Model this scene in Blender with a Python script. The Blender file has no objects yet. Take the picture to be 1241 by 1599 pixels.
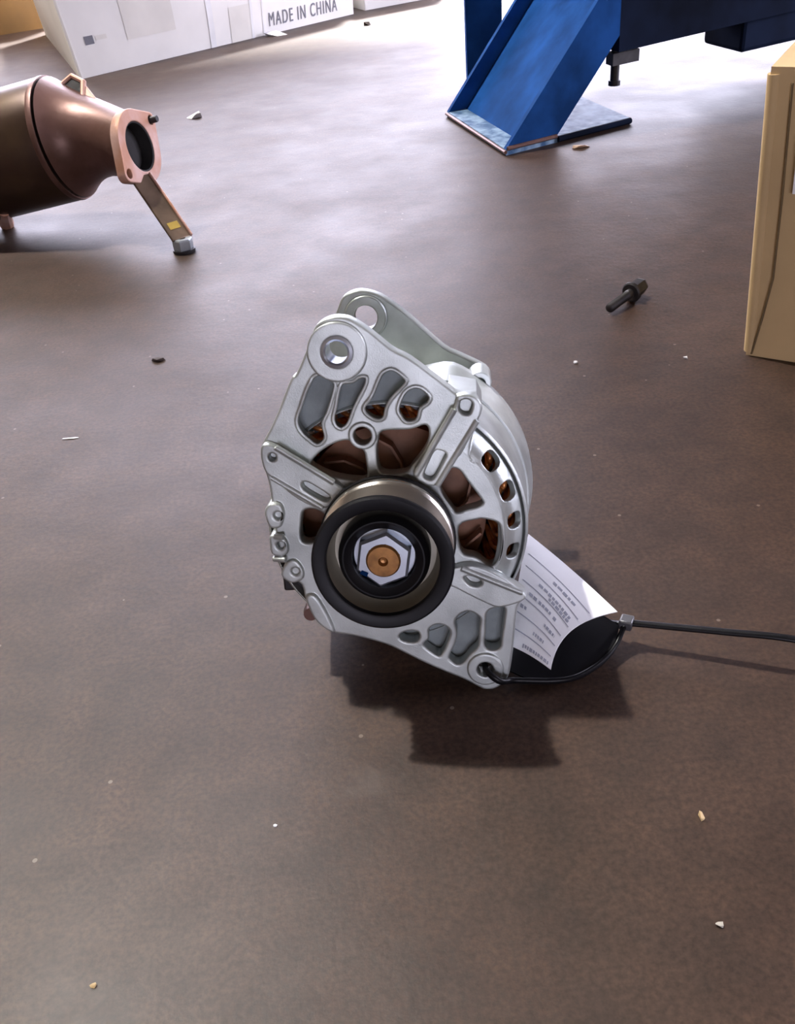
import bpy, bmesh, math, random
from mathutils import Vector, Matrix
from mathutils.geometry import delaunay_2d_cdt
random.seed(7)
scene = bpy.context.scene
COL = scene.collection
PI = math.pi

# ------------------------------------------------------------------ camera
cam_d = bpy.data.cameras.new('camera')
cam = bpy.data.objects.new('camera', cam_d)
COL.objects.link(cam)
scene.camera = cam
PITCH, ROLL, CAM_H, FPX = math.radians(35.0), math.radians(5.5), 0.304, 1450.0
fw = Vector((0, math.cos(PITCH), -math.sin(PITCH)))
u0 = Vector((0, math.sin(PITCH), math.cos(PITCH)))
r0 = Vector((1, 0, 0))
rt = r0 * math.cos(ROLL) - u0 * math.sin(ROLL)
up = u0 * math.cos(ROLL) + r0 * math.sin(ROLL)
mw = Matrix((rt, up, -fw)).transposed().to_4x4()
mw.translation = (0, 0, CAM_H)
cam.matrix_world = mw
cam_d.sensor_fit = 'VERTICAL'
cam_d.sensor_height = 24.0
cam_d.lens = 24.0 * FPX / 1599.0
cam_d.clip_start = 0.01
cam_d.clip_end = 100.0

# ------------------------------------------------------------------ light
SKY, LAMP = 11.5, 620.0
world = bpy.data.worlds.new('overcast_sky')
scene.world = world
world.use_nodes = True
wn = world.node_tree.nodes
wn['Background'].inputs[0].default_value = (0.83, 0.81, 1.0, 1)
wn['Background'].inputs[1].default_value = SKY
scene.view_settings.view_transform = 'Standard'
scene.view_settings.look = 'None'
scene.view_settings.gamma = 1.0
scene.view_settings.use_curve_mapping = False
scene.view_settings.exposure = 0.3
DOOR_Y, DOOR_X0, DOOR_X1, DOOR_H = 3.6, -1.9, 2.7, 2.1
pd = bpy.data.lights.new('door_portal', 'AREA')          # guides sampling of the sky through the door, emits nothing itself
pd.shape = 'RECTANGLE'; pd.size = DOOR_X1 - DOOR_X0; pd.size_y = DOOR_H
pd.cycles.is_portal = True
po = bpy.data.objects.new('door_portal', pd); COL.objects.link(po)
po.location = ((DOOR_X0 + DOOR_X1) / 2, DOOR_Y, DOOR_H / 2); po.rotation_euler = (-PI / 2, 0, 0)
FILL_X0, FILL_X1, FILL_Z0, FILL_Z1 = -0.8, 0.8, 0.3, 0.95  # unseen opening behind the camera, added to fill camera-facing surfaces
pd2 = bpy.data.lights.new('fill_portal', 'AREA'); pd2.shape = 'RECTANGLE'; pd2.size = FILL_X1 - FILL_X0; pd2.size_y = FILL_Z1 - FILL_Z0
pd2.cycles.is_portal = True
po2 = bpy.data.objects.new('fill_portal', pd2); COL.objects.link(po2)
po2.location = ((FILL_X0 + FILL_X1) / 2, -3.2, (FILL_Z0 + FILL_Z1) / 2); po2.rotation_euler = (PI / 2, 0, 0)
SIDE_Y0, SIDE_Y1, SIDE_Z0, SIDE_Z1 = -0.4, 2.6, 0.2, 2.6  # unseen right-wall opening, added to brighten the white carton and tag
pd3 = bpy.data.lights.new('side_fill_portal', 'AREA'); pd3.shape = 'RECTANGLE'; pd3.size = SIDE_Z1 - SIDE_Z0; pd3.size_y = SIDE_Y1 - SIDE_Y0
pd3.cycles.is_portal = True
po3 = bpy.data.objects.new('side_fill_portal', pd3); COL.objects.link(po3)
po3.location = (4.4, (SIDE_Y0 + SIDE_Y1) / 2, (SIDE_Z0 + SIDE_Z1) / 2); po3.rotation_euler = (0, PI / 2, 0)

# hazy sun behind the hall: it reaches only the floor just inside the door
sd = bpy.data.lights.new('sun', 'SUN'); sd.energy = 24.0; sd.angle = math.radians(7); sd.color = (1.0, .97, .95)
so = bpy.data.objects.new('sun', sd); COL.objects.link(so); so.location = (1, 6, 8)
SUN_EL, SUN_AZ = math.radians(52), math.radians(12)
so.rotation_euler = Vector((-math.sin(SUN_AZ) * math.cos(SUN_EL), -math.cos(SUN_AZ) * math.cos(SUN_EL), -math.sin(SUN_EL))).to_track_quat('-Z', 'Y').to_euler()

# ------------------------------------------------------------------ mesh helpers
class G:
    """collects geometry in world metres, build() links it as one mesh object"""
    def __init__(s): s.v = []; s.f = []
    def add(s, verts, faces):
        o = len(s.v); s.v += [Vector(p) for p in verts]; s.f += [tuple(i + o for i in f) for f in faces]; return s
    def box(s, c, ax, ay, az):
        c, ax, ay, az = map(Vector, (c, ax, ay, az))
        vs = [c + ax * i + ay * j + az * k for i in (-1, 1) for j in (-1, 1) for k in (-1, 1)]
        return s.add(vs, [(0, 1, 3, 2), (4, 6, 7, 5), (0, 4, 5, 1), (2, 3, 7, 6), (0, 2, 6, 4), (1, 5, 7, 3)])
    def prism(s, base, ext):
        ext = Vector(ext); n = len(base); b = [Vector(p) for p in base]
        return s.add(b + [p + ext for p in b], [tuple(range(n))[::-1], tuple(range(n, 2 * n))] + [(i, (i + 1) % n, (i + 1) % n + n, i + n) for i in range(n)])
    def lathe(s, prof, seg=48, M=None, a0=0.0, a1=2 * PI, closed=True, rfun=None):
        M = M or Matrix.Identity(4); full = abs(a1 - a0 - 2 * PI) < 1e-6
        n = seg if full else seg + 1; k = len(prof); vs = []
        for i in range(n):
            t = a0 + (a1 - a0) * i / seg
            for r, z in prof:
                rr = rfun(t, r, z) if rfun else r
                vs.append(M @ Vector((rr * math.cos(t), rr * math.sin(t), z)))
        fs = []
        for i in range(seg if full else n - 1):
            j = (i + 1) % n
            for q in range(k if closed else k - 1):
                w = (q + 1) % k
                fs.append((i * k + q, j * k + q, j * k + w, i * k + w))
        if closed and not full:
            fs += [tuple(range(k)), tuple((n - 1) * k + q for q in range(k))[::-1]]
        return s.add(vs, fs)
    def tube(s, pts, rad, seg=8, closed=False, flat=None, upv=None):
        pts = [Vector(p) for p in pts]; n = len(pts); vs = []; fs = []
        prev = None
        for i, p in enumerate(pts):
            a = pts[(i - 1) % n] if closed or i else p; b = pts[(i + 1) % n] if closed or i < n - 1 else p
            t = (b - a).normalized()
            if upv is not None: h = Vector(upv)
            elif prev is None: h = Vector((0, 0, 1)) if abs(t.z) < .9 else Vector((1, 0, 0))
            else: h = prev
            x = (h - t * h.dot(t)).normalized(); y = t.cross(x); prev = x
            r = rad[i] if isinstance(rad, (list, tuple)) else rad
            rx, ry = (r, r) if flat is None else flat
            for q in range(seg):
                c = 2 * PI * (q + .5) / seg
                vs.append(p + x * rx * math.cos(c) + y * ry * math.sin(c))
        for i in range(n if closed else n - 1):
            j = (i + 1) % n
            for q in range(seg):
                w = (q + 1) % seg; fs.append((i * seg + q, j * seg + q, j * seg + w, i * seg + w))
        if not closed: fs += [tuple(range(seg)), tuple((n - 1) * seg + q for q in range(seg))[::-1]]
        return s.add(vs, fs)
    def mesh(s, me, M):
        return s.add([M @ v.co for v in me.vertices], [tuple(p.vertices) for p in me.polygons])
    def build(s, name, mat, parent=None, base=None, sharp=35, smooth=True, bevel=0):
        if parent is not None: base = parent['_w'] if '_w' in parent else tuple(parent.location)
        base = Vector(base or (0, 0, 0))
        me = bpy.data.meshes.new(name)
        me.from_pydata([tuple(v - base) for v in s.v], [], s.f)
        bm = bmesh.new(); bm.from_mesh(me); bmesh.ops.recalc_face_normals(bm, faces=bm.faces); bm.to_mesh(me); bm.free()
        if smooth:
            for p in me.polygons: p.use_smooth = True
            me.set_sharp_from_angle(angle=math.radians(sharp))
        me.materials.append(mat); me.update()
        o = bpy.data.objects.new(name, me); COL.objects.link(o)
        if parent is not None: o.parent = parent
        else: o.location = base
        o['_w'] = tuple(base)
        if bevel:
            b = o.modifiers.new('edge', 'BEVEL'); b.width = bevel; b.segments = 2; b.limit_method = 'ANGLE'; b.angle_limit = math.radians(40)
        return o

def smooth2(pts, n=4):
    out = []; k = len(pts)
    for i in range(k):
        p0, p1, p2, p3 = (Vector(pts[(i + d) % k]) for d in (-1, 0, 1, 2))
        for j in range(n):
            t = j / n
            q = .5 * (2 * p1 + (p2 - p0) * t + (2 * p0 - 5 * p1 + 4 * p2 - p3) * t * t + (3 * p1 - p0 - 3 * p2 + p3) * t ** 3)
            out.append((q.x, q.y))
    return out
def curve3(pts, n=8):
    P = [Vector(p) for p in pts]; out = []
    for i in range(len(P) - 1):
        p0, p1, p2, p3 = P[max(i - 1, 0)], P[i], P[i + 1], P[min(i + 2, len(P) - 1)]
        for j in range(n):
            t = j / n
            out.append(.5 * (2 * p1 + (p2 - p0) * t + (2 * p0 - 5 * p1 + 4 * p2 - p3) * t * t + (3 * p1 - p0 - 3 * p2 + p3) * t ** 3))
    return out + [P[-1]]
def circ(cx, cy, r, n=24): return [(cx + r * math.cos(2 * PI * i / n), cy + r * math.sin(2 * PI * i / n)) for i in range(n)]

def plate(loops, z0, z1, bev=.0007):
    """mesh of a plate with holes: 2D loops in metres, from z0 to z1, rounded edges"""
    cu = bpy.data.curves.new('plate', 'CURVE'); cu.dimensions = '2D'; cu.fill_mode = 'BOTH'
    cu.extrude = abs(z1 - z0) / 2 - bev; cu.bevel_depth = bev; cu.bevel_resolution = 1; cu.offset = -bev
    for lp in loops:
        sp = cu.splines.new('POLY'); sp.points.add(len(lp) - 1); sp.use_cyclic_u = True
        for p, q in zip(sp.points, lp): p.co = (q[0], q[1], 0, 1)
    ob = bpy.data.objects.new('plate', cu)
    me = bpy.data.meshes.new_from_object(ob)
    for v in me.vertices: v.co.z += (z0 + z1) / 2
    bpy.data.objects.remove(ob); bpy.data.curves.remove(cu)
    return me

def sheet(outline, holes, step, fmap, thick):
    """curved sheet with holes: outline in (u,v), fmap(u,v,w) -> point"""
    pts = []; edges = []
    for lp in [outline] + holes:
        o = len(pts); n = len(lp); pts += [Vector(p) for p in lp]; edges += [(o + i, o + (i + 1) % n) for i in range(n)]
    def inside(p, lp):
        c = False; n = len(lp)
        for i in range(n):
            a, b = lp[i], lp[(i + 1) % n]
            if (a[1] > p[1]) != (b[1] > p[1]) and p[0] < (b[0] - a[0]) * (p[1] - a[1]) / (b[1] - a[1]) + a[0]: c = not c
        return c
    us = [p[0] for p in outline]; vs = [p[1] for p in outline]
    u = min(us) + step[0] * .5
    while u < max(us):
        v = min(vs) + step[1] * .5
        while v < max(vs):
            if inside((u, v), outline) and not any(inside((u, v), h) for h in holes): pts.append(Vector((u, v)))
            v += step[1]
        u += step[0]
    V, E, F, *_ = delaunay_2d_cdt(pts, edges, [], 0, 1e-7)
    F = [f for f in F if (lambda c: inside(c, outline) and not any(inside(c, h) for h in holes))((sum(V[i].x for i in f) / len(f), sum(V[i].y for i in f) / len(f)))]
    n = len(V); vs3 = [fmap(p.x, p.y, 0) for p in V] + [fmap(p.x, p.y, thick) for p in V]
    cnt = {}
    for f in F:
        for i in range(len(f)):
            a, b = f[i], f[(i + 1) % len(f)]; cnt.setdefault((min(a, b), max(a, b)), []).append((a, b))
    fs = [tuple(f) for f in F] + [tuple(i + n for i in f)[::-1] for f in F]
    for k, l in cnt.items():
        if len(l) == 1: a, b = l[0]; fs.append((b, a, a + n, b + n))
    return vs3, fs

def tag(o, label, cat, group=None):
    o['label'] = label; o['category'] = cat
    if group: o['group'] = group
    return o
def thing(name, label, cat, loc):
    o = bpy.data.objects.new(name, None); o.location = loc; o.empty_display_size = .02; COL.objects.link(o); o['_w'] = tuple(loc)
    return tag(o, label, cat)
def struct(o): o['kind'] = 'structure'; return o

# ------------------------------------------------------------------ materials
def mat(name, col, rough=.5, metal=0.0, var=.12, scale=40.0, bump=0.0, bscale=300.0, bevel=0.0, spec=.5, col2=None, coat=0.0, fac=None):
    m = bpy.data.materials.new(name); m.use_nodes = True
    nt = m.node_tree; N = nt.nodes; L = nt.links; b = N['Principled BSDF']
    b.inputs['Roughness'].default_value = rough; b.inputs['Metallic'].default_value = metal
    b.inputs['Specular IOR Level'].default_value = spec; b.inputs['Coat Weight'].default_value = coat
    tc = N.new('ShaderNodeTexCoord')
    no = N.new('ShaderNodeTexNoise'); no.inputs['Scale'].default_value = scale; no.inputs['Detail'].default_value = 6
    L.new(tc.outputs['Object'], no.inputs['Vector'])
    rp = N.new('ShaderNodeValToRGB')
    c2 = col2 or tuple(c * (1 - var * 2) for c in col); c1 = col if col2 else tuple(min(1, c * (1 + var)) for c in col)
    rp.color_ramp.elements[0].position = .35; rp.color_ramp.elements[1].position = .65
    rp.color_ramp.elements[0].color = (*c2, 1); rp.color_ramp.elements[1].color = (*c1, 1)
    L.new(no.outputs['Fac'], rp.inputs['Fac']); L.new(rp.outputs['Color'], b.inputs['Base Color'])
    nrm = None
    if bevel:
        bv = N.new('ShaderNodeBevel'); bv.inputs['Radius'].default_value = bevel; bv.samples = 4; nrm = bv.outputs['Normal']
    if bump:
        n2 = N.new('ShaderNodeTexNoise'); n2.inputs['Scale'].default_value = bscale; n2.inputs['Detail'].default_value = 3
        L.new(tc.outputs['Object'], n2.inputs['Vector'])
        bp = N.new('ShaderNodeBump'); bp.inputs['Strength'].default_value = bump; bp.inputs['Distance'].default_value = .001
        L.new(n2.outputs['Fac'], bp.inputs['Height'])
        if nrm: L.new(nrm, bp.inputs['Normal'])
        nrm = bp.outputs['Normal']
    if nrm: L.new(nrm, b.inputs['Normal'])
    return m
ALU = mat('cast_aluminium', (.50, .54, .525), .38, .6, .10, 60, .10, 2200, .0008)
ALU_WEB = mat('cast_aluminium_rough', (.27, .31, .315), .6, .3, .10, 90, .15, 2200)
STEEL = mat('zinc_plated_steel', (.62, .68, .76), .28, .85, .06, 80)
CHROME = mat('belt_polished_steel', (.80, .76, .70), .20, .95, .12, 30)
BLACKP = mat('black_painted_steel', (.004, .004, .006), .45, 0, .2, 60, spec=.25)
CREAM = mat('bare_pressed_steel', (.50, .47, .38), .45, .35, .08, 60)
AMBER = mat('varnished_shaft_steel', (.34, .16, .05), .35, .6, .2, 200)
COPPER = mat('enamelled_copper', (.95, .34, .11), .28, .45, .2, 200)
ROTOR = mat('brown_varnished_rotor', (.30, .15, .09), .6, .1, .2, 70)
DARKST = mat('dark_laminated_steel', (.10, .10, .11), .5, .6, .1, 80)
PLASTIC = mat('black_plastic', (.006, .006, .008), .36, 0, .1, 50, spec=.25)
BLUE = mat('blue_machine_paint', (.010, .055, .20), .8, 0, .25, 14, .1, 120, spec=.03)
SHADED_BLUE = mat('shaded_blue_machine_paint', (.006, .011, .028), .8, 0, .3, 10, spec=.04)  # darker copy of the machine blue, backlit shade put into the colour
RUST = mat('heat_stained_steel', (.21, .115, .10), .42, .5, .1, 14, .2, 200, col2=(.11, .055, .04))
RUSTL = mat('rusty_pink_flange_steel', (.52, .34, .29), .55, .3, .1, 40, .2, 300, col2=(.42, .21, .13))
SHELLM = mat('bronze_tinted_steel', (.11, .07, .035), .36, .6, .1, 9, .1, 100, col2=(.05, .027, .02))
SOOT_SHADE = mat('soot_and_shade_black', (.012, .010, .010), .8, 0, .2, 80)  # soot in the bore, and painted shade in the gusset opening
WCARD = mat('white_carton_board', (.93, .91, .85), .55, 0, .03, 9, .1, 60)
WCARD2 = mat('dirty_white_carton_board', (.85, .82, .74), .6, 0, .05, 9)
TAPE = mat('clear_packing_tape', (.90, .90, .88), .25, 0, .04, 20)
BCARD = mat('brown_carton_board', (.19, .10, .028), .75, 0, .08, 12, .1, 80)
TCARD = mat('tan_carton_board', (.58, .415, .21), .75, 0, .06, 12, .1, 80)
INK = mat('grey_print_ink', (.22, .22, .25), .7, 0, .05, 40)
PAPER = mat('white_label_paper', (.88, .89, .92), .4, 0, .02, 40, coat=.2)
PRINT = mat('blurred_print_ink', (.38, .40, .48), .6, 0, .1, 60)
BOLTM = mat('black_oxide_steel', (.025, .022, .024), .5, .4, .2, 100)
YELLOW = mat('yellow_paint_dab', (.38, .26, .05), .5, 0, .1, 60)
GALV = mat('galvanised_steel', (.45, .50, .54), .4, .7, .1, 60)

def floor_material():
    m = bpy.data.materials.new('stained_workshop_concrete'); m.use_nodes = True
    nt = m.node_tree; N = nt.nodes; L = nt.links; b = N['Principled BSDF']
    tc = N.new('ShaderNodeTexCoord')
    def noise(sc, det=6, rough=.6):
        n = N.new('ShaderNodeTexNoise'); n.inputs['Scale'].default_value = sc; n.inputs['Detail'].default_value = det; n.inputs['Roughness'].default_value = rough
        L.new(tc.outputs['Object'], n.inputs['Vector']); return n.outputs['Fac']
    def ramp(src, p0, c0, p1, c1):
        r = N.new('ShaderNodeValToRGB'); r.color_ramp.elements[0].position = p0; r.color_ramp.elements[1].position = p1
        r.color_ramp.elements[0].color = (*c0, 1); r.color_ramp.elements[1].color = (*c1, 1); L.new(src, r.inputs['Fac']); return r.outputs['Color']
    def mix(f, a, c, mode='MIX'):
        x = N.new('ShaderNodeMix'); x.data_type = 'RGBA'; x.blend_type = mode
        if hasattr(f, 'node'): L.new(f, x.inputs[0])
        else: x.inputs[0].default_value = f
        for s, i in ((a, 6), (c, 7)):
            if hasattr(s, 'node'): L.new(s, x.inputs[i])
            else: x.inputs[i].default_value = (*s, 1)
        return x.outputs[2]
    base = ramp(noise(5.0), .3, (.032, .0160, .0092), .72, (.048, .0272, .0172))
    mott = ramp(noise(34.0, 8, .7), .30, (.58, .56, .55), .70, (1.25, 1.24, 1.23))
    c = mix(1.0, base, mott, 'MULTIPLY')
    grit = ramp(noise(420.0, 2), .32, (.50, .48, .46), .66, (1.4, 1.4, 1.4))
    c = mix(.75, c, grit, 'MULTIPLY')
    # pale scattered specks
    vo = N.new('ShaderNodeTexVoronoi'); vo.inputs['Scale'].default_value = 55; L.new(tc.outputs['Object'], vo.inputs['Vector'])
    sp = N.new('ShaderNodeMath'); sp.operation = 'LESS_THAN'; L.new(vo.outputs['Distance'], sp.inputs[0]); sp.inputs[1].default_value = .055
    gate = N.new('ShaderNodeMath'); gate.operation = 'GREATER_THAN'; gate.inputs[1].default_value = .60
    sepc = N.new('ShaderNodeSeparateColor'); L.new(vo.outputs['Color'], sepc.inputs[0]); L.new(sepc.outputs[0], gate.inputs[0])
    mu = N.new('ShaderNodeMath'); mu.operation = 'MULTIPLY'; L.new(sp.outputs[0], mu.inputs[0]); L.new(gate.outputs[0], mu.inputs[1])
    c = mix(mu.outputs[0], c, (.13, .10, .08))
    # oil stains with their own outline
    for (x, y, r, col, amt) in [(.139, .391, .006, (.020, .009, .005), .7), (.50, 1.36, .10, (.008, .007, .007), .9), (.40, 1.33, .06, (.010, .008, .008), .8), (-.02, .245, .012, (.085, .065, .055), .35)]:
        d = N.new('ShaderNodeVectorMath'); d.operation = 'DISTANCE'; d.inputs[1].default_value = (x, y, 0)
        wob = N.new('ShaderNodeTexNoise'); wob.inputs['Scale'].default_value = 1.3 / r; wob.inputs['Detail'].default_value = 5; L.new(tc.outputs['Object'], wob.inputs['Vector'])
        va = N.new('ShaderNodeVectorMath'); va.operation = 'MULTIPLY_ADD'; L.new(wob.outputs['Color'], va.inputs[0]); va.inputs[1].default_value = (r * 1.6,) * 3; L.new(tc.outputs['Object'], va.inputs[2])
        vb = N.new('ShaderNodeVectorMath'); vb.operation = 'SUBTRACT'; L.new(va.outputs[0], vb.inputs[0]); vb.inputs[1].default_value = (r * .8, r * .8, r * .8)
        L.new(vb.outputs[0], d.inputs[0])
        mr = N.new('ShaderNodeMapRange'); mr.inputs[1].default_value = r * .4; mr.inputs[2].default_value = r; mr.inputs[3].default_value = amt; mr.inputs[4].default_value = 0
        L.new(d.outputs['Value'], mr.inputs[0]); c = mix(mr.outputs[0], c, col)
    L.new(c, b.inputs['Base Color'])
    rr = ramp(noise(9.0), .3, (.47, .47, .47), .7, (.58, .58, .58)); L.new(rr, b.inputs['Roughness'])
    b.inputs['Specular IOR Level'].default_value = .30
    bp = N.new('ShaderNodeBump'); bp.inputs['Strength'].default_value = .35; bp.inputs['Distance'].default_value = .0006
    L.new(noise(160.0, 5), bp.inputs['Height'])
    b2 = N.new('ShaderNodeBump'); b2.inputs['Strength'].default_value = .15; b2.inputs['Distance'].default_value = .004
    L.new(noise(11.0, 4), b2.inputs['Height']); L.new(bp.outputs[0], b2.inputs['Normal']); L.new(b2.outputs[0], b.inputs['Normal'])
    return m
FLOOR = floor_material()
WALL = mat('painted_hall_wall', (.22, .17, .13), .8, 0, .05, 3)
CEIL = mat('dark_roof_sheet', (.12, .10, .085), .8, 0, .05, 3)

# ------------------------------------------------------------------ the hall
def quadbox(name, x0, x1, y0, y1, z0, z1, m):
    g = G().box(((x0 + x1) / 2, (y0 + y1) / 2, (z0 + z1) / 2), ((x1 - x0) / 2, 0, 0), (0, (y1 - y0) / 2, 0), (0, 0, (z1 - z0) / 2))
    return struct(g.build(name, m, smooth=False))
quadbox('floor', -9, 9, -3.4, 16, -.1, 0, FLOOR)
quadbox('wall_left', -4.6, -4.4, -3.2, DOOR_Y, 0, 4.2, WALL)
g = G()
for y0, y1, z0, z1 in ((-3.2, SIDE_Y0, 0, 4.2), (SIDE_Y1, DOOR_Y, 0, 4.2), (SIDE_Y0, SIDE_Y1, 0, SIDE_Z0), (SIDE_Y0, SIDE_Y1, SIDE_Z1, 4.2)):
    g.box((4.5, (y0 + y1) / 2, (z0 + z1) / 2), (.1, 0, 0), (0, (y1 - y0) / 2, 0), (0, 0, (z1 - z0) / 2))
struct(g.build('wall_right', WALL, smooth=False))
g = G()
for x0, x1, z0, z1 in ((-4.6, FILL_X0, 0, 4.2), (FILL_X1, 4.6, 0, 4.2), (FILL_X0, FILL_X1, 0, FILL_Z0), (FILL_X0, FILL_X1, FILL_Z1, 4.2)):
    g.box(((x0 + x1) / 2, -3.3, (z0 + z1) / 2), ((x1 - x0) / 2, 0, 0), (0, .1, 0), (0, 0, (z1 - z0) / 2))
struct(g.build('wall_front', WALL, smooth=False))
quadbox('ceiling', -4.6, 4.6, -3.4, DOOR_Y + .2, 4.2, 4.35, CEIL)
g = G()
for x0, x1, z0, z1 in ((-4.6, DOOR_X0, 0, 4.2), (DOOR_X1, 4.6, 0, 4.2), (DOOR_X0, DOOR_X1, DOOR_H, 4.2)):
    g.box(((x0 + x1) / 2, DOOR_Y + .1, (z0 + z1) / 2), ((x1 - x0) / 2, 0, 0), (0, .1, 0), (0, 0, (z1 - z0) / 2))
struct(g.build('wall_back', WALL, smooth=False))

# ceiling lamp above, left of and behind the alternator
LP = Vector((-1.42, 1.72, 3.45))
lt = thing('pendant_lamp', 'round metal pendant lamp hanging from the roof above the floor', 'lamp', tuple(LP))
G().lathe([(.02, .30), (.05, .30), (.07, .20), (.20, .06), (.24, .0), (.235, .0), (.19, .055), (.06, .19), (.02, .19)], 32, Matrix.Translation(LP)).build('lamp_shade', GALV, lt)
G().tube([LP + Vector((0, 0, .29)), LP + Vector((0, 0, .75))], .008, 8).build('lamp_rod', GALV, lt)
ld = bpy.data.lights.new('lamp_bulb', 'POINT'); ld.energy = LAMP; ld.color = (1.0, .95, .88); ld.shadow_soft_size = .05
lo = bpy.data.objects.new('lamp_bulb', ld); lo.parent = lt; lo.location = (0, 0, .03); COL.objects.link(lo)

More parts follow.
